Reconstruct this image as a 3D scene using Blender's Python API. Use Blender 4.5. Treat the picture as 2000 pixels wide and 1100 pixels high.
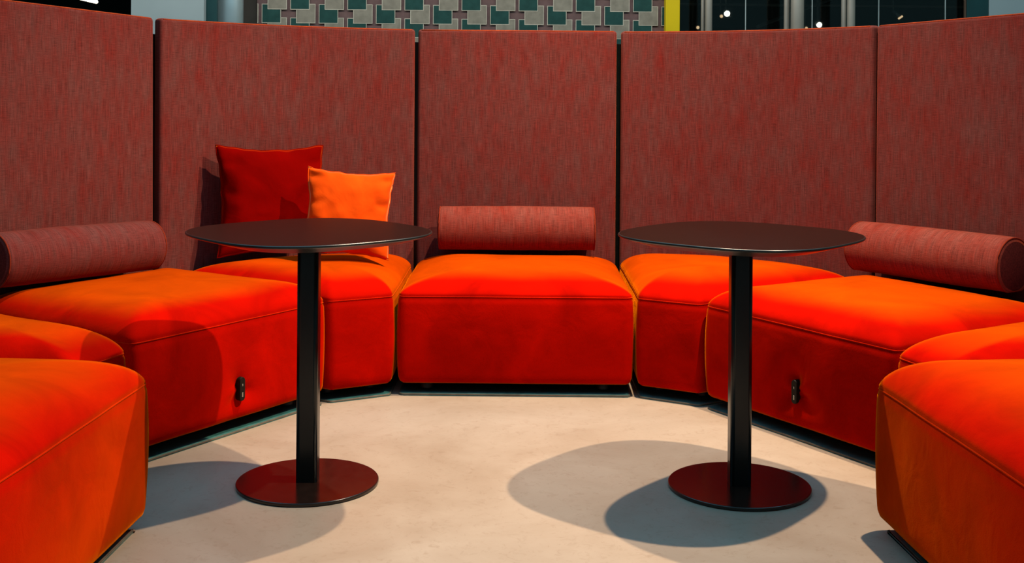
import bpy, bmesh, math, random
from mathutils import Vector, Matrix, noise
for o in list(bpy.data.objects):
    bpy.data.objects.remove(o, do_unlink=True)
SC = bpy.context.scene
COL = SC.collection
random.seed(4)
PI = math.pi
R = math.radians

# ---------------------------------------------------------------- camera, world, lamps, exposure
F = 2318.0            # focal length in pixels of a 2000 px wide frame
EYE = 1.2
YH = 183.76           # horizon row
ROLL = R(0.42)
cam = bpy.data.cameras.new('camera')
camo = bpy.data.objects.new('camera', cam)
COL.objects.link(camo)
cam.sensor_width = 36.0
cam.lens = F / 2000 * 36
cam.shift_x = -2.7 / 2000
cam.shift_y = -(550 - YH) / 2000
cam.clip_start = 0.05
cam.clip_end = 200
camo.matrix_world = Matrix.Translation((0, 0, EYE)) @ Matrix.Rotation(-ROLL, 4, 'Y') @ Matrix.Rotation(R(90), 4, 'X')
SC.camera = camo

w = bpy.data.worlds.new('world')
SC.world = w
w.use_nodes = True
w.node_tree.nodes['Background'].inputs[0].default_value = (0.30, 0.60, 0.66, 1)
w.node_tree.nodes['Background'].inputs[1].default_value = 0.18


def spot(name, loc, aim, power, col, size=R(75), blend=0.6, rad=0.025):
    l = bpy.data.lights.new(name, 'SPOT')
    l.energy = power
    l.color = col
    l.spot_size = size
    l.spot_blend = blend
    l.shadow_soft_size = rad
    o = bpy.data.objects.new(name, l)
    COL.objects.link(o)
    o.location = loc
    d = Vector(aim) - Vector(loc)
    o.rotation_euler = d.to_track_quat('-Z', 'Y').to_euler()
    return o


WARM = (1.0, 0.74, 0.50)
spot('spot_lamp_a', (1.457, 3.63, 3.4), (-0.6, 3.9, 0.0), 715, WARM, R(112), 1.0)
spot('spot_lamp_b', (0.52, 4.58, 3.4), (0.0, 4.3, 0.3), 650, WARM, R(125), 1.0)



def area(name, loc, aim, sx, sy, power, col):
    l = bpy.data.lights.new(name, 'AREA')
    l.shape = 'RECTANGLE'
    l.size, l.size_y = sx, sy
    l.energy = power
    l.color = col
    o = bpy.data.objects.new(name, l)
    COL.objects.link(o)
    o.location = loc
    o.rotation_euler = (Vector(aim) - Vector(loc)).to_track_quat('-Z', 'Y').to_euler()
    return o


# added cool fill above the booth, in place of the room's ambient light
area('overhead_cool_fill', (0.0, 3.6, 5.4), (0.0, 3.6, 0.0), 9.0, 9.0, 365, (0.27, 0.70, 1.0))
# added unseen fill behind the booth, brightening the far walls
area('far_wall_fill', (-0.6, 7.3, 3.7), (-0.6, 9.0, 1.9), 7.0, 0.3, 95, (1.0, 0.93, 0.84))

SC.view_settings.view_transform = 'Standard'
SC.view_settings.look = 'None'
SC.view_settings.gamma = 1
SC.view_settings.use_curve_mapping = False
SC.view_settings.exposure = 0.0


# ---------------------------------------------------------------- helpers
def bgx(px, D, y=30):
    return (px + (y - 550) * 0.00733 - 1000) / F * D


def bgz(px, py, D):
    return EYE + (YH - (py - 0.00733 * (px - 1000))) * D / F


def newmat(name):
    m = bpy.data.materials.new(name)
    m.use_nodes = True
    return m, m.node_tree.nodes, m.node_tree.links, m.node_tree.nodes['Principled BSDF']


def plain(name, col, rough=0.5, metal=0.0, spec=0.5, var=0.12, scale=8.0):
    m, N, L, b = newmat(name)
    tc = N.new('ShaderNodeTexCoord')
    n = N.new('ShaderNodeTexNoise')
    n.inputs['Scale'].default_value = scale
    n.inputs['Detail'].default_value = 4
    L.new(tc.outputs['Object'], n.inputs['Vector'])
    r = N.new('ShaderNodeValToRGB')
    r.color_ramp.elements[0].position = 0.3
    r.color_ramp.elements[1].position = 0.7
    r.color_ramp.elements[0].color = tuple(c * (1 - var) for c in col) + (1,)
    r.color_ramp.elements[1].color = tuple(min(1, c * (1 + var)) for c in col) + (1,)
    L.new(n.outputs['Fac'], r.inputs['Fac'])
    L.new(r.outputs['Color'], b.inputs['Base Color'])
    b.inputs['Roughness'].default_value = rough
    b.inputs['Metallic'].default_value = metal
    b.inputs['Specular IOR Level'].default_value = spec
    return m


def emit(name, col, strength):
    m, N, L, b = newmat(name)
    b.inputs['Base Color'].default_value = (*col, 1)
    b.inputs['Emission Color'].default_value = (*col, 1)
    b.inputs['Emission Strength'].default_value = strength
    return m


def velvet(name, base, tip, tint, sheen=1.0, srough=0.35, bump=0.25):
    """velvet: one sees into the deep coloured pile from the front and onto the lighter pile tips
    along the surface; brushed patches of the nap and a sheen on top"""
    m, N, L, b = newmat(name)
    tc = N.new('ShaderNodeTexCoord')
    n1 = N.new('ShaderNodeTexNoise')
    n1.inputs['Scale'].default_value = 4.0
    n1.inputs['Detail'].default_value = 5
    n1.inputs['Roughness'].default_value = 0.55
    n1.inputs['Distortion'].default_value = 0.8
    L.new(tc.outputs['Object'], n1.inputs['Vector'])
    r = N.new('ShaderNodeValToRGB')
    r.color_ramp.elements[0].position = 0.32
    r.color_ramp.elements[1].position = 0.70
    r.color_ramp.elements[0].color = tuple(c * 0.76 for c in base) + (1,)
    r.color_ramp.elements[1].color = tuple(min(1, c * 1.20) for c in base) + (1,)
    L.new(n1.outputs['Fac'], r.inputs['Fac'])
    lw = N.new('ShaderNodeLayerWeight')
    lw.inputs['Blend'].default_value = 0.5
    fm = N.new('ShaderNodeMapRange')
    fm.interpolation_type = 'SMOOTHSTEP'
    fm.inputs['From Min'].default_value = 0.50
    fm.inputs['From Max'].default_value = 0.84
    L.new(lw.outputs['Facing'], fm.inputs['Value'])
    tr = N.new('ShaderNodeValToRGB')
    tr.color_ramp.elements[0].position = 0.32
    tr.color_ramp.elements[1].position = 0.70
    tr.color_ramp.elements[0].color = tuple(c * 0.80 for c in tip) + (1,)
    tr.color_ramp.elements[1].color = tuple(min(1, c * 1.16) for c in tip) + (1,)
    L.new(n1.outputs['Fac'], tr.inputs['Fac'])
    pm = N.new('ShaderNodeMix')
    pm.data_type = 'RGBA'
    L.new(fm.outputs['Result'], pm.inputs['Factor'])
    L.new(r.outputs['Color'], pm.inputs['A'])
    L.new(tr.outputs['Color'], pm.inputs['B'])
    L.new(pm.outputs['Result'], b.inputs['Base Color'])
    b.inputs['Roughness'].default_value = 0.95
    b.inputs['Specular IOR Level'].default_value = 0.01
    b.inputs['Sheen Roughness'].default_value = srough
    b.inputs['Sheen Tint'].default_value = (*tint, 1)
    mr = N.new('ShaderNodeMapRange')
    mr.inputs['From Min'].default_value = 0.3
    mr.inputs['From Max'].default_value = 0.7
    mr.inputs['To Min'].default_value = sheen * 0.75
    mr.inputs['To Max'].default_value = sheen
    L.new(n1.outputs['Fac'], mr.inputs['Value'])
    L.new(mr.outputs['Result'], b.inputs['Sheen Weight'])
    n2 = N.new('ShaderNodeTexNoise')
    n2.inputs['Scale'].default_value = 9.0
    n2.inputs['Detail'].default_value = 3
    n2.inputs['Distortion'].default_value = 0.6
    L.new(tc.outputs['Object'], n2.inputs['Vector'])
    n3 = N.new('ShaderNodeTexNoise')
    n3.inputs['Scale'].default_value = 420.0
    n3.inputs['Detail'].default_value = 2
    L.new(tc.outputs['Object'], n3.inputs['Vector'])
    b1 = N.new('ShaderNodeBump')
    b1.inputs['Strength'].default_value = bump
    b1.inputs['Distance'].default_value = 0.02
    L.new(n2.outputs['Fac'], b1.inputs['Height'])
    b2 = N.new('ShaderNodeBump')
    b2.inputs['Strength'].default_value = 0.25
    b2.inputs['Distance'].default_value = 0.0015
    L.new(n3.outputs['Fac'], b2.inputs['Height'])
    L.new(b1.outputs['Normal'], b2.inputs['Normal'])
    L.new(b2.outputs['Normal'], b.inputs['Normal'])
    return m


def weave(name, dark, mid, light, sheen=0.35, tint=(0.9, 0.35, 0.25)):
    """slubby woven cloth: long uneven warp threads crossed by fine weft threads (UV in metres)"""
    m, N, L, b = newmat(name)
    uv = N.new('ShaderNodeUVMap')

    def nz(su, sv, det, dist=0.0, rough=0.6):
        mp = N.new('ShaderNodeMapping')
        mp.inputs['Scale'].default_value = (su, sv, 1)
        L.new(uv.outputs['UV'], mp.inputs['Vector'])
        t = N.new('ShaderNodeTexNoise')
        t.inputs['Scale'].default_value = 1.0
        t.inputs['Detail'].default_value = det
        t.inputs['Roughness'].default_value = rough
        t.inputs['Distortion'].default_value = dist
        L.new(mp.outputs['Vector'], t.inputs['Vector'])
        return t.outputs['Fac']
    warp = nz(330, 12, 1)
    weft = nz(26, 370, 1)
    grain = nz(440, 380, 1)
    blotch = nz(26, 7, 3)
    broad = nz(4.5, 3.0, 3)

    def mth(op, a, c, v=None):
        q = N.new('ShaderNodeMath')
        q.operation = op
        L.new(a, q.inputs[0])
        if c is not None:
            L.new(c, q.inputs[1])
        else:
            q.inputs[1].default_value = v
        return q.outputs[0]

    def ramp(fac, p0, c0, p1, c1):
        r = N.new('ShaderNodeValToRGB')
        e = r.color_ramp.elements
        e[0].position, e[0].color = p0, (*c0, 1)
        e[1].position, e[1].color = p1, (*c1, 1)
        L.new(fac, r.inputs['Fac'])
        return r.outputs['Color']
    # thread by thread light and dark
    s = mth('ADD', mth('MULTIPLY', warp, None, 0.40), mth('MULTIPLY', weft, None, 0.30))
    s = mth('ADD', s, mth('MULTIPLY', grain, None, 0.30))
    h = mth('ADD', mth('MULTIPLY', blotch, None, 0.6), mth('MULTIPLY', broad, None, 0.4))
    val = ramp(s, 0.36, (0.56,) * 3, 0.64, (1.44,) * 3)
    # slubs drift between red and grey mauve yarn
    hue = ramp(h, 0.30, mid, 0.68, light)
    mx = N.new('ShaderNodeMix')
    mx.data_type = 'RGBA'
    mx.blend_type = 'MULTIPLY'
    mx.inputs['Factor'].default_value = 1
    L.new(hue, mx.inputs['A'])
    L.new(val, mx.inputs['B'])
    L.new(mx.outputs['Result'], b.inputs['Base Color'])
    b.inputs['Roughness'].default_value = 0.9
    b.inputs['Specular IOR Level'].default_value = 0.1
    b.inputs['Sheen Weight'].default_value = sheen
    b.inputs['Sheen Roughness'].default_value = 0.4
    b.inputs['Sheen Tint'].default_value = (*tint, 1)
    bp = N.new('ShaderNodeBump')
    bp.inputs['Strength'].default_value = 0.5
    bp.inputs['Distance'].default_value = 0.002
    L.new(s, bp.inputs['Height'])
    L.new(bp.outputs['Normal'], b.inputs['Normal'])
    return m


def link(name, me, mat, parent=None, smooth=True):
    o = bpy.data.objects.new(name, me)
    COL.objects.link(o)
    if mat:
        for mm in (mat if isinstance(mat, (list, tuple)) else [mat]):
            me.materials.append(mm)
    if smooth:
        for p in me.polygons:
            p.use_smooth = True
    if parent:
        o.parent = parent
    return o


def mesh(name, V, Fc):
    me = bpy.data.meshes.new(name)
    me.from_pydata([tuple(v) for v in V], [], Fc)
    bm = bmesh.new()
    bm.from_mesh(me)
    bmesh.ops.recalc_face_normals(bm, faces=bm.faces)
    bm.to_mesh(me)
    bm.free()
    me.update()
    return me


def empty(name, loc, label, cat, group=None, rz=0.0):
    o = bpy.data.objects.new(name, None)
    o.empty_display_size = 0.1
    COL.objects.link(o)
    o.location = loc
    o.rotation_euler = (0, 0, rz)
    tag(o, label, cat, group)
    return o


def tag(o, label, cat, group=None):
    o['label'] = label
    o['category'] = cat
    if group:
        o['group'] = group


def local(o, parent_loc):
    pass


def rings(V, loops, closed_bottom=True, closed_top=True):
    """loops: list of lists of equal length -> (verts, faces)"""
    n = len(loops[0])
    vs, fs = [], []
    for l in loops:
        vs += [tuple(p) for p in l]
    for k in range(len(loops) - 1):
        for i in range(n):
            j = (i + 1) % n
            fs.append((k * n + i, k * n + j, (k + 1) * n + j, (k + 1) * n + i))
    if closed_bottom:
        fs.append(tuple(range(n))[::-1])
    if closed_top:
        fs.append(tuple((len(loops) - 1) * n + i for i in range(n)))
    return vs, fs


def box_mesh(name, x0, x1, y0, y1, z0, z1, bev=0.0, seg=2):
    bm = bmesh.new()
    bmesh.ops.create_cube(bm, size=1)
    for v in bm.verts:
        v.co = Vector(((x0 + x1) / 2 + v.co.x * (x1 - x0), (y0 + y1) / 2 + v.co.y * (y1 - y0), (z0 + z1) / 2 + v.co.z * (z1 - z0)))
    if bev > 0:
        bmesh.ops.bevel(bm, geom=bm.edges[:], offset=bev, segments=seg, affect='EDGES', profile=0.5)
    me = bpy.data.meshes.new(name)
    bm.to_mesh(me)
    bm.free()
    return me


def tube_mesh(name, pts, rad, sides=8, closed=False):
    pts = [Vector(p) for p in pts]
    n = len(pts)
    loops = []
    for i, p in enumerate(pts):
        a = pts[(i - 1) % n] if (closed or i > 0) else p
        c = pts[(i + 1) % n] if (closed or i < n - 1) else p
        t = (c - a).normalized()
        up = Vector((0, 0, 1)) if abs(t.z) < 0.95 else Vector((1, 0, 0))
        s = t.cross(up).normalized()
        u = s.cross(t)
        loops.append([p + (s * math.cos(q) + u * math.sin(q)) * rad for q in [2 * PI * k / sides for k in range(sides)]])
    if closed:
        loops.append(loops[0])
    vs, fs = rings(None, loops, not closed, not closed)
    return mesh(name, vs, fs)


def lathe_mesh(name, prof, seg=48, c=(0, 0)):
    loops = [[(c[0] + r * math.cos(2 * PI * k / seg), c[1] + r * math.sin(2 * PI * k / seg), z) for k in range(seg)] for r, z in prof]
    vs, fs = rings(None, loops)
    return mesh(name, vs, fs)


def circle3(a, b, c):
    ax, ay = a
    bx, by = b
    cx, cy = c
    d = 2 * (ax * (by - cy) + bx * (cy - ay) + cx * (ay - by))
    ux = ((ax * ax + ay * ay) * (by - cy) + (bx * bx + by * by) * (cy - ay) + (cx * cx + cy * cy) * (ay - by)) / d
    uy = ((ax * ax + ay * ay) * (cx - bx) + (bx * bx + by * by) * (ax - cx) + (cx * cx + cy * cy) * (bx - ax)) / d
    return (ux, uy), math.hypot(ax - ux, ay - uy)


def V2(a):
    return Vector((a[0], a[1]))


# ---------------------------------------------------------------- materials
VEL = velvet('orange_velvet', (0.37, 0.0022, 0.0001), (0.40, 0.040, 0.0002), (1.0, 0.25, 0.001), 0.5, 0.28, 0.15)
VEL_PIPE = velvet('orange_velvet_seam', (0.42, 0.006, 0.001), (0.46, 0.045, 0.001), (1.0, 0.25, 0.01), 0.6, 0.35, 0.0)
VEL_RED = velvet('red_velvet', (0.13, 0.0004, 0.0001), (0.28, 0.012, 0.001), (1.0, 0.18, 0.02), 0.6, 0.22)
VEL_LIGHT = velvet('bright_orange_velvet', (0.58, 0.058, 0.003), (0.60, 0.10, 0.02), (1.0, 0.45, 0.16), 0.9, 0.3)
CLOTH = weave('maroon_woven_cloth', None, (0.112, 0.0105, 0.0080), (0.092, 0.030, 0.027), 0.25, (1.0, 0.20, 0.05))
CLOTH_B = weave('rust_woven_cloth', None, (0.15, 0.012, 0.006), (0.15, 0.040, 0.030), 0.4, (1.0, 0.22, 0.05))
CLOTH_END = plain('bolster_end_cloth', (0.07, 0.010, 0.008), 0.9, 0, 0.1, 0.3, 150)
LIT_RIM = plain('panel_lit_rim', (0.26, 0.038, 0.009), 0.9, 0, 0.1, 0.2, 60)  # brighter orange in place of lamplight on the panels' top rim
PIPE_CLOTH = plain('bolster_piping_cloth', (0.15, 0.017, 0.006), 0.9, 0, 0.1, 0.2, 60)
BLACK = plain('black_powder_coat', (0.0045, 0.0065, 0.0065), 0.28, 0, 0.38, 0.2, 60)
BASE_M = plain('black_satin_base', (0.011, 0.0055, 0.004), 0.20, 0, 0.5, 0.25, 40)
TOP_M = plain('black_brown_tabletop', (0.005, 0.0022, 0.0014), 0.27, 0, 0.07, 0.2, 120)
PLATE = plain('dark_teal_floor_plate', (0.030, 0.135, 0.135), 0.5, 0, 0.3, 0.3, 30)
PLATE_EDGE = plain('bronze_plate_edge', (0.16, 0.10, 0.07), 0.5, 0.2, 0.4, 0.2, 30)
FOOT = plain('black_plastic_foot', (0.012, 0.020, 0.022), 0.45)
SOCK = plain('black_socket_plastic', (0.006, 0.005, 0.003), 0.5, 0, 0.15)
PORT = plain('grey_port_metal', (0.30, 0.29, 0.25), 0.35, 0.6)


def floor_mat():
    m, N, L, b = newmat('polished_beige_concrete')
    tc = N.new('ShaderNodeTexCoord')

    def nz(s, d, dist=0.0, rough=0.6):
        t = N.new('ShaderNodeTexNoise')
        t.inputs['Scale'].default_value = s
        t.inputs['Detail'].default_value = d
        t.inputs['Roughness'].default_value = rough
        t.inputs['Distortion'].default_value = dist
        L.new(tc.outputs['Object'], t.inputs['Vector'])
        return t
    n1 = nz(2.2, 8, 0.7)
    r = N.new('ShaderNodeValToRGB')
    e = r.color_ramp.elements
    e[0].position = 0.30
    e[0].color = (0.285, 0.220, 0.165, 1)
    e[1].position = 0.72
    e[1].color = (0.365, 0.300, 0.240, 1)
    L.new(n1.outputs['Fac'], r.inputs['Fac'])
    n2 = nz(28, 6, 1.5, 0.7)
    r2 = N.new('ShaderNodeValToRGB')
    r2.color_ramp.elements[0].position = 0.33
    r2.color_ramp.elements[0].color = (0.86, 0.83, 0.80, 1)
    r2.color_ramp.elements[1].position = 0.46
    r2.color_ramp.elements[1].color = (1, 1, 1, 1)
    L.new(n2.outputs['Fac'], r2.inputs['Fac'])
    mx = N.new('ShaderNodeMix')
    mx.data_type = 'RGBA'
    mx.blend_type = 'MULTIPLY'
    mx.inputs['Factor'].default_value = 1
    L.new(r.outputs['Color'], mx.inputs['A'])
    L.new(r2.outputs['Color'], mx.inputs['B'])
    L.new(mx.outputs['Result'], b.inputs['Base Color'])
    n3 = nz(7, 5)
    mr = N.new('ShaderNodeMapRange')
    mr.inputs['To Min'].default_value = 0.32
    mr.inputs['To Max'].default_value = 0.52
    L.new(n3.outputs['Fac'], mr.inputs['Value'])
    L.new(mr.outputs['Result'], b.inputs['Roughness'])
    b.inputs['Specular IOR Level'].default_value = 0.35
    return m


# ---------------------------------------------------------------- large structure
def struct(name, me, mat, smooth=False):
    o = link(name, me, mat, None, smooth)
    o['kind'] = 'structure'
    return o


struct('floor', box_mesh('floor', -14, 14, -3, 30, -0.1, 0.0), floor_mat())

GREYWALL = plain('pale_grey_plaster', (0.36, 0.39, 0.37), 0.8, 0, 0.2, 0.05, 3)
TEALTRIM = plain('dark_teal_trim', (0.008, 0.045, 0.042), 0.5)
STEEL = plain('brushed_beige_steel', (0.36, 0.295, 0.23), 0.45, 0.25, 0.5, 0.1, 5)
SILVER = plain('pale_steel_column', (0.48, 0.55, 0.54), 0.35, 0.6, 0.5, 0.08, 4)
YELLOW = plain('yellow_lacquer', (0.72, 0.47, 0.0), 0.5, 0, 0.3, 0.05, 4)
DARK = plain('dark_hall_paint', (0.006, 0.012, 0.010), 0.8, 0, 0.2, 0.4, 0.7)
BEAM = plain('dim_brown_beam', (0.05, 0.03, 0.018), 0.7)
WP_BG = plain('wallpaper_mauve', (0.155, 0.085, 0.075), 0.8, 0, 0.15, 0.12, 20)
WP_GREEN = plain('wallpaper_green', (0.018, 0.058, 0.047), 0.8, 0, 0.15, 0.15, 20)
WP_TAN = plain('wallpaper_tan', (0.250, 0.205, 0.150), 0.8, 0, 0.15, 0.15, 20)
WP_LINE = plain('wallpaper_cream_line', (0.52, 0.43, 0.32), 0.8, 0, 0.15, 0.1, 20)

DW = 9.0
HW = 3.6
# patterned wall
struct('wall_back', box_mesh('wall_back', bgx(502, DW), bgx(1298, DW), DW, DW + 0.2, 0, HW), WP_BG)
# the grey wall ends on both sides
struct('wall_left', box_mesh('wall_left', bgx(256, 8.6), bgx(398, 8.6), 8.6, 8.95, 0, HW), GREYWALL)
struct('trim_1', box_mesh('trim_1', bgx(398, 8.6) + 0.002, bgx(419, 8.6), 8.66, 8.70, 0, HW), TEALTRIM)
struct('wall_right', box_mesh('wall_right', bgx(1932, 9.16), bgx(2300, 9.16), 9.16, 9.22, 0, HW), GREYWALL)
struct('trim_2', box_mesh('trim_2', bgx(1888, 9.17), bgx(1931, 9.17), 9.17, 9.22, 0, HW), TEALTRIM)
struct('trim_3', box_mesh('trim_3', bgx(1884, 9.17), bgx(1887, 9.17), 9.17, 9.19, 0, HW), plain('brown_frame', (0.10, 0.05, 0.025), 0.6))
struct('trim_4', box_mesh('trim_4', bgx(474, 9.1), bgx(501, 9.1), 9.1, 9.3, 0, HW), plain('grey_brown_recess', (0.10, 0.075, 0.055), 0.8))
# dark hall beyond the glass
struct('wall_far', box_mesh('wall_far', -14, 14, 26, 26.2, 0, 4.4), DARK)
struct('ceiling', box_mesh('ceiling', -14, 14, 9.6, 26, 4.2, 4.4), DARK)

# wallpaper print: overlapping outlined squares, upper ones lying over lower ones
def wallpaper():
    px = DW / F
    V, Fc, MI = [], [], []
    x_org = 490 + 107 / 4.651
    y_org = 35 / 4.651
    PX, PY = 518 / 4.651, 248 / 4.651
    S, LW = 164 / 4.651, 1.25
    items = []
    for i in range(-2, 9):
        for j in range(-7, 4):
            for (hx, hy) in ((0, 0), (0.5, 0.5)):
                gx = x_org + (i + hx) * PX
                gy = y_org + (j + hy) * PY
                items.append((gy, gx, 1))
                items.append((gy + 122.5 / 4.651, gx + 53 / 4.651, 2))
    xl, xr = bgx(503, DW), bgx(1297.5, DW)

    def quad(x0, x1, z0, z1, y, mi):
        x0, x1 = max(x0, xl), min(x1, xr)
        if x1 - x0 < 1e-4:
            return
        k = len(V)
        V.extend([(x0, y, z0), (x1, y, z0), (x1, y, z1), (x0, y, z1)])
        Fc.append((k, k + 1, k + 2, k + 3))
        MI.append(mi)
    for gy, gx, mi in items:
        row = round((gy - y_org) / (PY / 4))
        y = DW - 0.012 + row * 0.0006
        x0 = bgx(gx, DW)
        z1 = EYE + (YH - (gy - 0.0115 * (gx - 1000) + 0.0041 * (gx - 1000) - 0.00733 * 0 + 0)) * px
        # print rows are level on the wall: take the row height at the frame's middle column
        z1 = EYE + (YH - (gy + 0.0098 * (1000 - 513))) * px
        x1, z0 = x0 + S * px, z1 - S * px
        l = LW * px
        quad(x0 - l, x1 + l, z0 - l, z1 + l, y + 0.0001, 2)
        quad(x0, x1, z0, z1, y - 0.0001, mi - 1)
    me = bpy.data.meshes.new('wallpaper_print')
    me.from_pydata(V, [], Fc)
    for mm in (WP_GREEN, WP_TAN, WP_LINE):
        me.materials.append(mm)
    for p, mi in zip(me.polygons, MI):
        p.material_index = mi
    o = bpy.data.objects.new('wallpaper_print', me)
    COL.objects.link(o)
    o.parent = bpy.data.objects['wall_back']
    return o


wallpaper()

# yellow post beside the wallpaper
o = link('yellow_post', box_mesh('yellow_post', bgx(1298.5, 8.95), bgx(1326, 8.95), 8.90, 9.05, 0, HW, 0.004), YELLOW, None, False)
tag(o, 'tall flat yellow post at the right end of the patterned wall', 'post')
# round pale column at the left of the wallpaper
xa, xb = bgx(420, 8.8), bgx(472, 8.8)
o = link('round_column', lathe_mesh('round_column', [((xb - xa) / 2, 0.0), ((xb - xa) / 2, HW)], 40, ((xa + xb) / 2, 8.85)), SILVER)
tag(o, 'pale round steel column left of the patterned wall', 'column')

# glass wall: panes between thin joints
def glass_mat():
    m, N, L, b = newmat('dark_clear_glass')
    b.inputs['Base Color'].default_value = (0.75, 0.85, 0.82, 1)
    b.inputs['Roughness'].default_value = 0.02
    b.inputs['Transmission Weight'].default_value = 1.0
    b.inputs['IOR'].default_value = 1.45
    return m


GLASS = glass_mat()
JOINT = plain('pale_glass_joint', (0.42, 0.44, 0.40), 0.5)
DG = 9.25
edges = [1327, 1456, 1586, 1716, 1846, 1975]
for k in range(5):
    struct('window_%d' % (k + 1), box_mesh('window', bgx(edges[k], DG) + 0.004, bgx(edges[k + 1], DG) - 0.004, DG, DG + 0.012, 0, HW), GLASS)
for k in range(1, 5):
    xm = bgx(edges[k], DG)
    struct('trim_%d' % (k + 4), box_mesh('glass_joint', xm - 0.0035, xm + 0.0035, DG - 0.004, DG + 0.016, 0, HW), JOINT)

# steel posts in front of the glass, in pairs
posts = [(1369, 1376, 'thin beige steel post next to the yellow post', 8.95), (1377, 1391, 'thick beige steel post nearest to the yellow post', 8.9),
         (1531, 1542, 'thin steel post, left half of the middle pair before the glass', 8.95), (1544.5, 1570, 'thickest round steel post in the middle pair before the glass', 8.85),
         (1643, 1653, 'thin steel post, left half of the right pair before the glass', 8.95), (1654.5, 1670, 'thick steel post, right half of the right pair before the glass', 8.9)]
for a, b_, lab, D in posts:
    x0, x1 = bgx(a, D), bgx(b_, D)
    o = link('steel_post', lathe_mesh('steel_post', [((x1 - x0) / 2, 0), ((x1 - x0) / 2, HW)], 28, ((x0 + x1) / 2, D)), STEEL)
    tag(o, lab, 'post', 'steel posts before the glass wall')

# things in the dark hall beyond the glass
def bar(name, p, q, wdt, mat):
    return link(name, tube_mesh(name, [p, q], wdt, 6), mat, None, False)


D1 = 14.0
o = bar('ceiling_beam', (bgx(1300, D1), D1, bgz(1300, 8, D1)), (bgx(2300, D1), D1, bgz(2300, 18, D1)), 0.015, BEAM)
tag(o, 'long thin brown rail running level behind the glass wall', 'beam')
o = bar('ceiling_beam', (bgx(1480, D1), D1, bgz(1480, 52, D1)), (bgx(1640, D1 + 3), D1 + 3, bgz(1640, -8, D1 + 3)), 0.022, BEAM)
tag(o, 'slanting brown beam behind the glass at the middle posts', 'beam')
LAMP = emit('white_lamp_glow', (1.0, 0.93, 0.82), 9.0)
LAMP_D = emit('dim_amber_lamp_glow', (1.0, 0.62, 0.35), 0.9)
BODY = plain('lamp_body_grey', (0.10, 0.10, 0.09), 0.5)


def downlight(px, py, D, rx, lab, mat, grp=None):
    c = (bgx(px, D, py), D, bgz(px, py, D))
    t = empty('ceiling_spotlight', (c[0], c[1], c[2]), lab, 'lamp', grp)
    r_ = rx * D / F
    link('lens', lathe_mesh('lens', [(r_ * 0.5, -0.012), (r_ * 0.98, -0.004), (r_, 0.01)], 20), mat, t).rotation_euler = (R(-66), 0, 0)
    s = link('lamp_body', lathe_mesh('lamp_body', [(r_ * 1.05, 0.012), (r_ * 1.0, 0.10), (r_ * 0.4, 0.13)], 20), BODY, t)
    s.rotation_euler = (R(-66), 0, 0)
    s2 = link('stem', tube_mesh('stem', [(0, 0.11, 0.05), (0, 0.11, 4.2 - c[2])], 0.012, 6), BODY, t)
    return t


downlight(1420, 27, 17, 5.2, 'bright white spotlight left of the middle steel posts', LAMP)
downlight(1600, 49, 19, 4.8, 'bright white spotlight right of the middle steel posts', LAMP)
downlight(1363, 54, 22, 3.0, 'dim amber spotlight low beside the yellow post', LAMP_D)
downlight(1409, 32, 21, 3.0, 'dim amber spotlight just left of a bright one', LAMP_D)
downlight(1575, 55, 22, 2.6, 'dim amber spotlight at the foot of the thickest post', LAMP_D)
# tilted track spotlight
Dt = 15.0
c = Vector((bgx(1757, Dt), Dt, bgz(1757, 33, Dt)))
t = empty('track_spotlight', c, 'tilted tube spotlight hanging behind the right glass pane', 'lamp')
kx = Dt / F
s = link('lamp_body', tube_mesh('lamp_body', [(-8 * kx, 0.1, 13 * kx), (2 * kx, 0, -1 * kx)], 0.020, 12), BODY, t)
s = link('lens', tube_mesh('lens', [(-3 * kx, -0.01, -4 * kx), (5 * kx, -0.01, 1.5 * kx)], 0.012, 10), LAMP_D, t)
s = link('stem', tube_mesh('stem', [(-8 * kx, 0.1, 13 * kx), (-8 * kx, 0.1, 4.2 - c.z)], 0.008, 6), BODY, t)
# LED strip at the left
Dl = 12.0
p = Vector((bgx(60, Dl + 1.5), Dl + 1.5, bgz(60, -26, Dl + 1.5)))
q = Vector((bgx(188, Dl), Dl, bgz(188, 3.5, Dl)))
t = empty('led_tube_lamp', q, 'glowing white tube lamp in the dark at the upper left', 'lamp')
link('tube', tube_mesh('tube', [p - q, (0, 0, 0)], 0.019, 10), emit('led_white_glow', (1.0, 0.86, 0.60), 7.0), t)
link('housing', tube_mesh('housing', [p - q + Vector((0, 0, 0.04)), (0, 0, 0.04)], 0.026, 10), BODY, t)
hh = 4.2 - q.z
for f_ in (0.15, 0.85):
    m_ = (p - q) * f_
    link('hanger', tube_mesh('hanger', [m_ + Vector((0, 0, 0.05)), (m_.x, m_.y, hh)], 0.005, 6), BODY, t)

# ---------------------------------------------------------------- booth geometry
TH = 1.0197
A0 = -0.0082
CL, CR = V2((-0.4636, 4.7046)), V2((0.4909, 4.6968))
L1, L2 = V2((-0.7065, 4.5714)), V2((-1.213, 3.7623))
R1, R2 = V2((0.7316, 4.5596)), V2((1.2247, 3.7423))
ZS, ZB, CROWN = 0.393, 0.045, 0.088


def resample(pts, step):
    out = []
    n = len(pts)
    for i in range(n):
        a, b_ = pts[i], pts[(i + 1) % n]
        d = (b_ - a).length
        k = max(1, int(round(d / step)))
        for j in range(k):
            out.append(a.lerp(b_, j / k))
    return out


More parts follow.
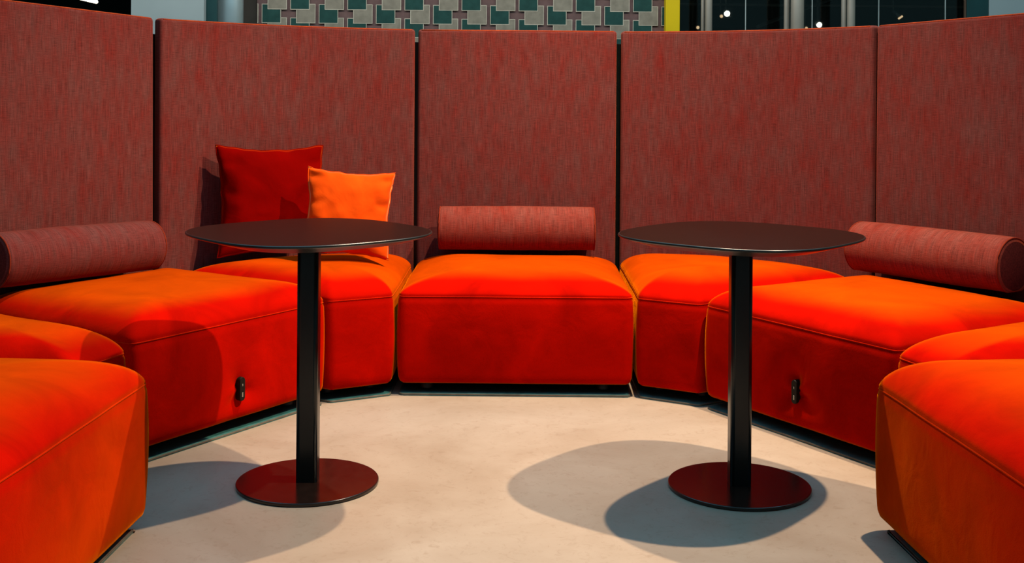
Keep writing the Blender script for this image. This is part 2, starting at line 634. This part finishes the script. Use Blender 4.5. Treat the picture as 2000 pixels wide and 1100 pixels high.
def round_poly(pts, rad, step=0.02):
    """pts in counter-clockwise order; sharp corners (turn above 25 degrees) are rounded"""
    n = len(pts)
    out = []
    for i in range(n):
        p0, p1, p2 = pts[i - 1], pts[i], pts[(i + 1) % n]
        d0, d1 = (p1 - p0).normalized(), (p2 - p1).normalized()
        ang = math.acos(max(-1, min(1, d0.dot(d1))))
        if ang < R(25):
            out.append(p1)
            continue
        t = min(rad * math.tan(ang / 2), (p1 - p0).length * 0.45, (p2 - p1).length * 0.45)
        a, b_ = p1 - d0 * t, p1 + d1 * t
        for k in range(5):
            s = k / 4
            out.append(a * (1 - s) ** 2 + p1 * 2 * s * (1 - s) + b_ * s * s)
    return resample(out, step)


def area2(pts):
    return sum(pts[i].x * pts[(i + 1) % len(pts)].y - pts[(i + 1) % len(pts)].x * pts[i].y for i in range(len(pts)))


def seat(kind, foot, label, group, zs=ZS, zb=ZB, crown=CROWN, dents=(), feet=None, plate_in=0.006, seed=0, full=3.2):
    """a velvet seat module: body, piping, four feet and a thin floor plate"""
    if area2(foot) < 0:
        foot = foot[::-1]
    cx = sum(p.x for p in foot) / len(foot)
    cy = sum(p.y for p in foot) / len(foot)
    fine = round_poly(foot, 0.035, 0.016)
    fine = [p - Vector((cx, cy)) for p in fine]
    n = len(fine)
    c2 = Vector((0, 0))
    A = area2(fine)
    c2 = Vector((sum((fine[i].x + fine[(i + 1) % n].x) * (fine[i].x * fine[(i + 1) % n].y - fine[(i + 1) % n].x * fine[i].y) for i in range(n)) / (3 * A),
                 sum((fine[i].y + fine[(i + 1) % n].y) * (fine[i].x * fine[(i + 1) % n].y - fine[(i + 1) % n].x * fine[i].y) for i in range(n)) / (3 * A)))
    nor = []
    for i in range(n):
        t = fine[(i + 2) % n] - fine[i - 2]
        nor.append(Vector((t.y, -t.x)).normalized())
    root = empty(kind, (cx, cy, 0), label, 'seat', group)
    loops = []
    H = zs - zb
    for ins, dz in ((0.045, 0.0), (0.018, 0.003), (0.006, 0.012), (0.0, 0.028)):
        loops.append([(p.x - q.x * ins, p.y - q.y * ins, zb + dz) for p, q in zip(fine, nor)])
    K = 20
    for k in range(1, K + 1):
        t = k / K
        z = zb + 0.028 + (H - 0.028) * t
        bul = 0.007 * math.sin(PI * min(1, t * 1.0)) ** 0.8 - (0.004 if k == K else 0)
        loops.append([(p.x + q.x * bul, p.y + q.y * bul, z) for p, q in zip(fine, nor)])
    S = [0.995, 0.985, 0.97, 0.95, 0.92, 0.89, 0.86, 0.82, 0.78, 0.73, 0.68, 0.62, 0.56, 0.5, 0.43, 0.36, 0.29, 0.22, 0.15, 0.08, 0.03]
    for s in S:
        z = zs + crown * (1 - s ** full) ** 0.60
        loops.append([(c2.x + (p.x - c2.x) * s, c2.y + (p.y - c2.y) * s, z) for p in fine])
    vs, fs = rings(None, loops)
    nv = []
    for v in vs:
        P = Vector((v[0] + cx, v[1] + cy, v[2]))
        d = noise.noise_vector(P * 4.5 + Vector((seed * 7.3, 0, 0))) * 0.0028
        P = P + Vector((d.x, d.y, d.z * (1 if v[2] > zs else 0.3)))
        for (dp, dn, rr, amp) in dents:
            e = P - Vector(dp)
            # puckers radiating from the dent
            g = math.exp(-(e.length / rr) ** 2)
            ang = math.atan2(e.z, e.dot(Vector((-dn[1], dn[0], 0))))
            P = P - Vector(dn) * (amp * g * (1 + 0.45 * math.sin(3 * ang + seed)))
        nv.append((P.x - cx, P.y - cy, P.z))
    link('body', mesh('body', nv, fs), VEL, root)
    # piping: top edge ring
    tz = [(p.x + q.x * -0.003, p.y + q.y * -0.003, zs + 0.0005) for p, q in zip(fine, nor)]
    pp = []
    for p in tz:
        P = Vector((p[0] + cx, p[1] + cy, p[2]))
        d = noise.noise_vector(P * 4.5 + Vector((seed * 7.3, 0, 0))) * 0.0028
        pp.append((p[0] + d.x, p[1] + d.y, p[2] + d.z * 0.3))
    link('seam', tube_mesh('seam', pp, 0.0022, 6, True), VEL_PIPE, root)
    # feet
    fr = round_poly(foot, 0.001, 10)
    corners = foot if feet is None else feet
    for p in corners:
        q = Vector((p[0] - cx, p[1] - cy))
        dirn = (q - c2)
        l = dirn.length
        q = c2 + dirn * ((l - 0.15) / l)
        ft = link('foot', lathe_mesh('foot', [(0.027, 0.010), (0.030, 0.013), (0.027, 0.020), (0.027, zb + 0.012)], 20), FOOT, root)
        ft.location = (q.x, q.y, 0)
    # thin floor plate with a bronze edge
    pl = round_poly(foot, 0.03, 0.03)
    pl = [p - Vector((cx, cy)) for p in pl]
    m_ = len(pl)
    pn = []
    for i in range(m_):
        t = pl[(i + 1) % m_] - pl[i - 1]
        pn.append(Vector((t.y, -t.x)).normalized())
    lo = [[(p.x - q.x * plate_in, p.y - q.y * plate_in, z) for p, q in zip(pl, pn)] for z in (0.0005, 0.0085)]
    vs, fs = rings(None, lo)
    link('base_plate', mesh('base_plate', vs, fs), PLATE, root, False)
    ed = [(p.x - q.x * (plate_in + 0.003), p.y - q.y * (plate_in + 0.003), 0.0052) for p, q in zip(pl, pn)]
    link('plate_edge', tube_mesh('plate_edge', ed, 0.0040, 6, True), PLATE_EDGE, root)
    return root


def nrm(a):
    return Vector((-math.sin(a), math.cos(a)))


# ---- panel lines (inner faces)
PT = 1.503
arc2 = circle3((-1.487, 5.010), (-1.06, 5.375), (-0.463, 5.575))
arc4 = circle3((0.509, 5.64), (1.06, 5.46), (1.515, 5.02))


def arc_pts(arc, a, b_, n, off=0.0):
    (cx, cy), r = arc
    t0 = math.atan2(a[1] - cy, a[0] - cx)
    t1 = math.atan2(b_[1] - cy, b_[0] - cx)
    if t1 - t0 > PI:
        t1 -= 2 * PI
    if t1 - t0 < -PI:
        t1 += 2 * PI
    return [Vector((cx + (r + off) * math.cos(t0 + (t1 - t0) * k / n), cy + (r + off) * math.sin(t0 + (t1 - t0) * k / n))) for k in range(n + 1)]


def ray_circle(p, d, arc, off):
    (cx, cy), r = arc
    r += off
    e = p - Vector((cx, cy))
    b_ = e.dot(d)
    return p + d * (-b_ + math.sqrt(b_ * b_ - e.dot(e) + r * r))


G = 0.0105
# centre seat
n0 = nrm(A0)
u0 = Vector((math.cos(A0), math.sin(A0)))
seat('square_seat', [CL + u0 * G, CR - u0 * G, CR - u0 * G + n0 * 0.86, CL + u0 * G + n0 * 0.86],
     'square orange velvet seat facing the camera, bolster on it', 'velvet seats of the booth', seed=1)

# left straight seat
nl = nrm(A0 + TH)
ul = Vector((math.cos(A0 + TH), math.sin(A0 + TH)))
sl = L2.lerp(L1, 0.535)
sock_l = (0, 0)
seat('square_seat', [L2 + ul * G, L1 - ul * G, L1 - ul * G + nl * 0.86, L2 + ul * G + nl * 0.86],
     'long orange velvet seat behind the left table, with a black socket in its front', 'velvet seats of the booth', seed=2, crown=0.099, full=5.2,
     dents=[((L2.lerp(L1, 0.515).x, L2.lerp(L1, 0.515).y, 0.145), (-nl.x, -nl.y, 0), 0.075, 0.016)])
# right straight seat
nr = nrm(A0 - TH)
ur = Vector((math.cos(A0 - TH), math.sin(A0 - TH)))
sr = R1 + (R2 - R1) * 0.515
seat('square_seat', [R1 + ur * G, R2 - ur * G, R2 - ur * G + nr * 0.87, R1 + ur * G + nr * 0.87],
     'long red-orange velvet seat behind the right table, puckered around a black socket', 'velvet seats of the booth', seed=3, crown=0.098, full=4.4,
     dents=[((sr.x, sr.y, 0.168), (-nr.x, -nr.y, 0), 0.09, 0.024)])


# wedges against the curved panels
def wedge(front_a, na, front_b, nb, arc, label, seed, off=-0.045):
    """front_a -> front_b is the narrow front chord"""
    d = (front_b - front_a).normalized()
    a, b_ = front_a + d * G, front_b - d * G
    ra, rb = ray_circle(a, na, arc, off), ray_circle(b_, nb, arc, off)
    back = arc_pts(arc, rb, ra, 16, off)
    foot = [a, b_] + back
    return seat('wedge_seat', foot, label, 'velvet seats of the booth', seed=seed, feet=[a, b_, back[2], back[-3]], crown=0.097, full=3.6)


wedge(L1, nl, CL, n0, arc2, 'narrow-fronted wedge seat holding the two cushions', 4)
wedge(CR, n0, R1, nr, arc4, 'narrow-fronted wedge seat behind the right table, no cushion on it', 5)


def wedge_free(pa, na, pb, nb, depth, label, seed):
    a, b_ = pa, pb
    ra, rb = a + na * depth, b_ + nb * depth
    mid = (a + b_) / 2 + (na + nb).normalized() * (depth + 0.14)
    arc = circle3(ra, mid, rb)
    back = arc_pts(arc, rb, ra, 12)
    foot = [a, b_] + back
    return seat('wedge_seat', foot, label, 'velvet seats of the booth', seed=seed, feet=[a, b_, back[2], back[-3]], crown=0.096)


L2w = L2 + Vector((0.030, -0.105))
tl = A0 + TH + R(30)
n3 = nrm(tl)
dl = Vector((math.cos(A0 + TH + R(15)), math.sin(A0 + TH + R(15))))
L3 = L2w - dl * 0.262
wedge_free(L3, n3, L2w, nl, 0.72, 'partly hidden wedge seat at the left edge, between the long and the nearest left seat', 6)
R2w = R2 + Vector((-0.034, -0.075))
tr = A0 - TH - R(30)
n4 = nrm(tr)
dr = Vector((math.cos(A0 - TH - R(15)), math.sin(A0 - TH - R(15))))
R3 = R2w + dr * 0.262
wedge_free(R2w, nr, R3, n4, 0.82, 'partly hidden wedge seat at the right edge, behind the nearest right seat', 7)

# nearest seats
an = R(87)
dn, nn = Vector((math.cos(an), math.sin(an))), nrm(an)
NA = V2((-0.992, 3.255))
seat('square_seat', [NA - dn * 0.95, NA, NA + nn * 0.82, NA - dn * 0.95 + nn * 0.82],
     'nearest bright orange velvet seat, cut off by the left edge', 'velvet seats of the booth', zs=0.402, zb=0.035, seed=8, plate_in=0.03, crown=0.115)
an = -R(86.5)
dn, nn = Vector((math.cos(an), math.sin(an))), nrm(an)
NB = V2((1.008, 3.29))
seat('square_seat', [NB, NB + dn * 0.95, NB + dn * 0.95 + nn * 0.82, NB + nn * 0.82],
     'nearest velvet seat with a deep red front, cut off by the right edge', 'velvet seats of the booth', zs=0.396, zb=0.035, seed=9, plate_in=0.03, crown=0.132)


# sockets
def socket(p2, z, nout, label):
    """a thin capsule lying flat on the seat front; nout points out of the cushion"""
    w_, h_ = 0.0135, 0.042
    out = []
    for k in range(24):
        a = 2 * PI * k / 24
        out.append((w_ * math.cos(a), (h_ - w_) * (1 if math.sin(a) >= 0 else -1) + w_ * math.sin(a)))
    t = empty('power_socket', (p2.x, p2.y, z), label, 'socket', 'sockets in the seat fronts', math.atan2(nout.y, nout.x) + PI / 2)
    lo = []
    for sc, y in ((1.0, 0.012), (1.0, -0.006), (0.9, -0.009)):
        lo.append([(x * sc, y, zz * (1 - (1 - sc) * 0.3)) for x, zz in out])
    vs, fs = rings(None, lo)
    link('housing', mesh('housing', vs, fs), SOCK, t, False)
    link('charging_port', box_mesh('charging_port', -0.003, 0.003, -0.0098, -0.006, -0.028, -0.012, 0.0006, 1), PORT, t, False)
    link('small_port', box_mesh('small_port', -0.0022, 0.0022, -0.0098, -0.006, 0.010, 0.018, 0.0006, 1), PORT, t, False)


socket(L2 + (L1 - L2) * 0.515 + (-nl) * 0.000, 0.155, -nl, 'black capsule socket in the front of the left long seat')
socket(sr + (-nr) * -0.009, 0.168, -nr, 'black capsule socket in the puckered front of the right long seat')

# ---------------------------------------------------------------- high back panels
def panel(name, pts, label, thick=0.055, top0=PT, top1=PT, lean=0.0, bev=0.016):
    """pts run along the inner face, left to right as seen from the booth; the panel thickens outwards"""
    n = len(pts)
    nor = []
    for i in range(n):
        t = (pts[min(i + 1, n - 1)] - pts[max(i - 1, 0)]).normalized()
        nor.append(Vector((-t.y, t.x)))
    s = [0.0]
    for i in range(1, n):
        s.append(s[-1] + (pts[i] - pts[i - 1]).length)
    mid = (pts[0] + pts[-1]) / 2
    root = empty(name, (mid.x, mid.y, 0), label, 'panel', 'tall back panels of the booth')
    V, Fc = [], []
    M = 12
    for i in range(n):
        zt = top0 + (top1 - top0) * s[i] / s[-1]
        for side in (0, 1):
            for k in range(M + 1):
                z = 0.012 + (zt - 0.012) * k / M
                p = pts[i] + nor[i] * (thick * side + lean * z)
                V.append((p.x - mid.x, p.y - mid.y, z))
    W = 2 * (M + 1)

    def id_(i, side, k):
        return i * W + side * (M + 1) + k
    for i in range(n - 1):
        for k in range(M):
            Fc.append((id_(i, 0, k), id_(i + 1, 0, k), id_(i + 1, 0, k + 1), id_(i, 0, k + 1)))
            Fc.append((id_(i, 1, k), id_(i, 1, k + 1), id_(i + 1, 1, k + 1), id_(i + 1, 1, k)))
        Fc.append((id_(i, 0, M), id_(i + 1, 0, M), id_(i + 1, 1, M), id_(i, 1, M)))
        Fc.append((id_(i, 0, 0), id_(i, 1, 0), id_(i + 1, 1, 0), id_(i + 1, 0, 0)))
    for k in range(M):
        Fc.append((id_(0, 0, k), id_(0, 0, k + 1), id_(0, 1, k + 1), id_(0, 1, k)))
        Fc.append((id_(n - 1, 0, k), id_(n - 1, 1, k), id_(n - 1, 1, k + 1), id_(n - 1, 0, k + 1)))
    me = mesh('fabric_panel', V, Fc)
    uvl = me.uv_layers.new(name='UVMap')
    sx = random.uniform(0, 20)
    for p in me.polygons:
        for li in p.loop_indices:
            vi = me.loops[li].vertex_index
            i = vi // W
            side = (vi % W) // (M + 1)
            uvl.data[li].uv = (s[i] + sx + side * thick, V[vi][2] + (side * thick if abs(p.normal.z) > 0.7 else 0))
    o = link('fabric_panel', me, CLOTH, root)
    bv = o.modifiers.new('bevel', 'BEVEL')
    bv.width = bev
    bv.segments = 4
    bv.limit_method = 'ANGLE'
    bv.angle_limit = R(40)
    wn = o.modifiers.new('wn', 'WEIGHTED_NORMAL')
    # added orange tube along the top edge: lit fabric rim put into colour
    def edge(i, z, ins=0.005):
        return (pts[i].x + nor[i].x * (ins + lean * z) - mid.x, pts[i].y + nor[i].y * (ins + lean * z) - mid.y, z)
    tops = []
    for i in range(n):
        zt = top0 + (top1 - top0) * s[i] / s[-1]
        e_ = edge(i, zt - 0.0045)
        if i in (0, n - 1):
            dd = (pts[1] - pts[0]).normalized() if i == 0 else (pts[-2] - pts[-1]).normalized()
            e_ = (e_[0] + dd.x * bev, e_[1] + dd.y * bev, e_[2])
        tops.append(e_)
    link('top_lit_rim', tube_mesh('top_lit_rim', tops, 0.0030, 6), LIT_RIM, root)
    # dark foot rail that carries the panel
    V2_, F2 = [], []
    lo = []
    for z in (0.0, 0.02):
        lo.append([(p.x + q.x * 0.008 - mid.x, p.y + q.y * 0.008 - mid.y, z) for p, q in zip(pts, nor)] +
                  [(p.x + q.x * (thick - 0.008) - mid.x, p.y + q.y * (thick - 0.008) - mid.y, z) for p, q in list(zip(pts, nor))[::-1]])
    vs, fs = rings(None, lo)
    link('foot_rail', mesh('foot_rail', vs, fs), BLACK, root, False)
    return root


def line(a, b_, n):
    return [a.lerp(b_, k / n) for k in range(n + 1)]


P1 = V2((-1.5005, 4.989))
d1 = Vector((math.cos(R(58.6)), math.sin(R(58.6))))
panel('back_panel', line(P1 - d1 * 0.90, P1, 6), 'flat maroon woven back panel at the left edge', top0=PT + 0.042, top1=PT + 0.0085, lean=0.010)
panel('back_panel', arc_pts(arc2, (-1.487, 5.010), (-0.463, 5.575), 20), 'curved maroon woven back panel behind the two cushions', top0=PT + 0.008, top1=PT, lean=0.004)
panel('back_panel', [V2((-0.451, 5.592)), V2((-0.2, 5.595)), V2((0.2, 5.598)), V2((0.487, 5.60))], 'flat maroon woven back panel in the centre', lean=0.004)
panel('back_panel', arc_pts(arc4, (0.509, 5.64), (1.515, 5.02), 20), 'curved maroon woven back panel behind the right table', lean=0.002)
P5 = V2((1.528, 5.018))
d5 = Vector((math.cos(-R(58)), math.sin(-R(58))))
panel('back_panel', line(P5, P5 + d5 * 0.98, 6), 'flat maroon woven back panel at the right edge', top0=PT, top1=PT + 0.022, lean=0.004)


# black zip strips that join neighbouring panels at the back of the gap
def strip(a, b_, label):
    a, b_ = V2(a), V2(b_)
    m_ = (a + b_) / 2
    d = (b_ - a).normalized()
    ang = math.atan2(d.y, d.x)
    h = (b_ - a).length / 2
    o = link('joining_strip', box_mesh('joining_strip', -h, h, -0.004, 0.004, 0.0, 1.445, 0.002), BLACK, None, False)
    o.location = (m_.x, m_.y, 0.0)
    o.rotation_euler = (0, 0, ang)
    tag(o, label, 'strip', 'black strips between the back panels')


strip((-0.500, 5.665), (-0.420, 5.668), 'black strip in the gap left of the centre panel')
strip((0.455, 5.682), (0.540, 5.712), 'black strip in the gap right of the centre panel')
strip((-1.566, 5.026), (-1.511, 5.086), 'black strip in the gap at the right end of the leftmost panel')


# ---------------------------------------------------------------- bolsters
def bolster(pa, pb, rad, label, mat, flat=0.0):
    """pa, pb: centres of the two ends"""
    pa, pb = Vector(pa), Vector(pb)
    ax = (pb - pa)
    Lh = ax.length / 2
    mid = (pa + pb) / 2
    root = empty('bolster', (mid.x, mid.y, mid.z - rad), label, 'bolster', 'bolsters on the seats')
    x = ax.normalized()
    yv = Vector((0, 0, 1)).cross(x).normalized()
    zv = x.cross(yv)
    base = Vector((0, 0, rad))
    NS = 48
    prof = []
    e = 0.016
    for k in range(5):
        a = PI / 2 * k / 4
        prof.append((-Lh + e - e * math.sin(PI / 2 - a), rad - e + e * math.sin(a)))
    for k in range(1, 24):
        t = k / 24
        prof.append((-Lh + e + (2 * Lh - 2 * e) * t, rad + 0.003 * math.sin(PI * t)))
    prof += [(-s, r_) for s, r_ in prof[:5][::-1]]
    V, Fc, UV = [], [], []
    for s, r_ in prof:
        for k in range(NS + 1):
            a = 2 * PI * k / NS
            zz = math.sin(a) * r_
            if zz < -rad * 0.86:
                zz = -rad * 0.86 - (-zz - rad * 0.86) * 0.35
            P = base + x * s + yv * (math.cos(a) * r_) + zv * zz
            nz_ = noise.noise(P * 9 + mid) * 0.0025
            P += (yv * math.cos(a) + zv * math.sin(a)) * nz_
            V.append(P)
            UV.append((s + 5, a * rad))
    for i in range(len(prof) - 1):
        for k in range(NS):
            q = i * (NS + 1) + k
            Fc.append((q, q + 1, q + NS + 2, q + NS + 1))
    me = bpy.data.meshes.new('cover')
    me.from_pydata([tuple(v) for v in V], [], Fc)
    uvl = me.uv_layers.new(name='UVMap')
    for l in me.loops:
        uvl.data[l.index].uv = UV[l.vertex_index]
    bm = bmesh.new()
    bm.from_mesh(me)
    bmesh.ops.recalc_face_normals(bm, faces=bm.faces)
    bm.to_mesh(me)
    bm.free()
    link('cover', me, mat, root)
    for sg in (-1, 1):
        lo = []
        for f_, bulge in ((1.0, 0.0), (0.75, 0.004), (0.4, 0.007), (0.05, 0.008)):
            ring = []
            for k in range(40):
                a = 2 * PI * k / 40
                r_ = (rad - e) * f_
                zz = max(math.sin(a) * r_, -rad * 0.86 + 0.004)
                ring.append(base + x * (sg * (Lh - 0.0005 + bulge)) + yv * (math.cos(a) * r_) + zv * zz)
            lo.append(ring)
        vs, fs = rings(None, lo, False, True)
        link('end_cap', mesh('end_cap', vs, fs), CLOTH_END, root)
        ring = []
        for k in range(48):
            a = 2 * PI * k / 48
            r_ = rad - 0.003
            zz = max(math.sin(a) * r_, -rad * 0.87)
            ring.append(base + x * (sg * (Lh - 0.005)) + yv * (math.cos(a) * r_) + zv * zz)
        link('piping', tube_mesh('piping', ring, 0.0035, 6, True), PIPE_CLOTH, root)
    return root


bolster((-0.338, 5.465, 0.578), (0.378, 5.47, 0.578), 0.103, 'rust woven bolster on the centre seat, facing the camera', CLOTH_B)
bolster((-1.841, 4.195, 0.594), (-1.466, 4.806, 0.575), 0.102, 'dark maroon woven bolster at the left edge', CLOTH)
bolster((1.445, 4.925, 0.578), (1.835, 4.33, 0.585), 0.105, 'rust-topped maroon bolster at the right edge with its dark round end showing', CLOTH_B)


# ---------------------------------------------------------------- cushions
def cushion(c, size, thick, yaw, lean, tilt, label, mat, seed, group='scatter cushions'):
    root = empty('cushion', c, label, 'cushion', group, yaw)
    n = 44
    h = size / 2
    V, Fc = [], []

    def P(u, v, side):
        cu = 1 - 0.10 * (1 - v * v) ** 1.1 * abs(u) ** 3
        cv = 1 - 0.10 * (1 - u * u) ** 1.1 * abs(v) ** 3
        x_, z_ = h * u * cu, h * v * cv
        b = max(0.0, (1 - abs(u) ** 2.6) * (1 - abs(v) ** 2.6))
        y_ = thick / 2 * b ** 0.55
        ed = max(abs(u), abs(v))
        wr = noise.noise(Vector((u * 3.2 + seed, v * 3.2, 1.7 + side))) * 0.006
        # creases running in from the edges
        wr += math.sin(12 * v + seed + 3 * noise.noise(Vector((v * 3, seed, 0)))) * 0.013 * max(0, abs(u) - 0.5) * 2 * (1 - abs(u) ** 8)
        wr += math.sin(11 * u + seed * 2) * 0.010 * max(0, abs(v) - 0.55) * 2 * (1 - abs(v) ** 8)
        y_ = max(0, y_ + wr * (1 if b > 0 else 0))
        wob = 0.006 * noise.noise(Vector((u * 4 + seed, v * 4, 9)))
        return Vector((x_ + wob, -y_ if side == 0 else y_ * 0.9, z_ + wob))
    for side in (0, 1):
        for i in range(n + 1):
            for j in range(n + 1):
                V.append(P(-1 + 2 * i / n, -1 + 2 * j / n, side))
    W = (n + 1) ** 2
    for side in (0, 1):
        for i in range(n):
            for j in range(n):
                a = side * W + i * (n + 1) + j
                q = (a, a + n + 1, a + n + 2, a + 1)
                Fc.append(q if side == 0 else q[::-1])
    M = Matrix.Rotation(lean, 4, 'X') @ Matrix.Rotation(tilt, 4, 'Y')
    V = [M @ v for v in V]
    me = mesh('cover', V, Fc)
    bm = bmesh.new()
    bm.from_mesh(me)
    bmesh.ops.remove_doubles(bm, verts=bm.verts, dist=0.0004)
    bmesh.ops.recalc_face_normals(bm, faces=bm.faces)
    bm.to_mesh(me)
    bm.free()
    link('cover', me, mat, root)
    ring = []
    for k in range(n):
        ring.append(P(-1 + 2 * k / n, -1, 0))
    for k in range(n):
        ring.append(P(1, -1 + 2 * k / n, 0))
    for k in range(n):
        ring.append(P(1 - 2 * k / n, 1, 0))
    for k in range(n):
        ring.append(P(-1, 1 - 2 * k / n, 0))
    link('seam', tube_mesh('seam', [M @ p for p in ring], 0.0025, 6, True), mat, root)
    return root


cushion((-1.055, 5.200, 0.7285), 0.484, 0.15, R(27), R(-10), R(0.8), 'larger red velvet cushion leaning on the curved left panel', VEL_RED, 3.1)
cushion((-0.699, 5.05, 0.688), 0.372, 0.13, R(10), R(-12), R(4.6), 'smaller bright orange velvet cushion in front of the red one', VEL_LIGHT, 7.7)


# ---------------------------------------------------------------- tables
def table(X, D, rot, label):
    root = empty('pedestal_table', (X, D, 0), label, 'table', 'pedestal tables')
    zt = 0.776
    a_, ex = 0.344, 2.75
    N_ = 160

    def outline(k, sc):
        t = 2 * PI * k / N_
        c_, s_ = math.cos(t), math.sin(t)
        u = a_ * abs(c_) ** (2 / ex) * (1 if c_ >= 0 else -1)
        v = a_ * abs(s_) ** (2 / ex) * (1 if s_ >= 0 else -1)
        l = math.hypot(u, v)
        u, v = u * (l - sc) / l, v * (l - sc) / l
        return u * math.cos(rot) - v * math.sin(rot), u * math.sin(rot) + v * math.cos(rot)
    lo = []
    for ins, z in ((0.15, zt - 0.029), (0.077, zt - 0.029), (0.072, zt - 0.0275), (0.004, zt - 0.0085), (0.001, zt - 0.0065), (0.0, zt - 0.0045), (0.0008, zt - 0.0018), (0.0028, zt - 0.0004), (0.005, zt), (0.10, zt), (0.2, zt)):
        lo.append([(*outline(k, ins), z) for k in range(N_)])
    vs, fs = rings(None, lo)
    top = mesh('tabletop', vs, fs)
    o = link('tabletop', top, [TOP_M, BLACK], root)
    for p in top.polygons:
        if p.center.z < zt - 0.00005:
            p.material_index = 1
    o.modifiers.new('wn', 'WEIGHTED_NORMAL')
    # square tube with softly rounded corners
    hw, rr = 0.0325, 0.013
    sec = []
    for q, (sx, sy) in enumerate(((1, 1), (-1, 1), (-1, -1), (1, -1))):
        for k in range(7):
            a = PI / 2 * q + PI / 2 * k / 6
            sec.append((sx * (hw - rr) + rr * math.cos(a), sy * (hw - rr) + rr * math.sin(a)))
    lo = [[(x, y, z) for x, y in sec] for z in (0.011, zt - 0.028)]
    vs, fs = rings(None, lo)
    o = link('column', mesh('column', vs, fs), BLACK, root)
    o.modifiers.new('wn', 'WEIGHTED_NORMAL')
    rb = 0.2166
    o = link('base_plate', lathe_mesh('base_plate', [(rb - 0.012, 0.0), (rb - 0.002, 0.0015), (rb, 0.0035), (rb, 0.0095), (rb - 0.0015, 0.0115), (rb - 0.004, 0.012), (0.08, 0.012), (0.02, 0.012)], 128), BASE_M, root)
    o.modifiers.new('wn', 'WEIGHTED_NORMAL')
    return root


table(-0.6226, 3.6428, R(45 - 4), 'black pedestal table with rounded-square top, left one, before the cushions')
table(0.7003, 3.6353, R(45 + 5), 'black pedestal table with rounded-square top, right one, before the puckered seat')
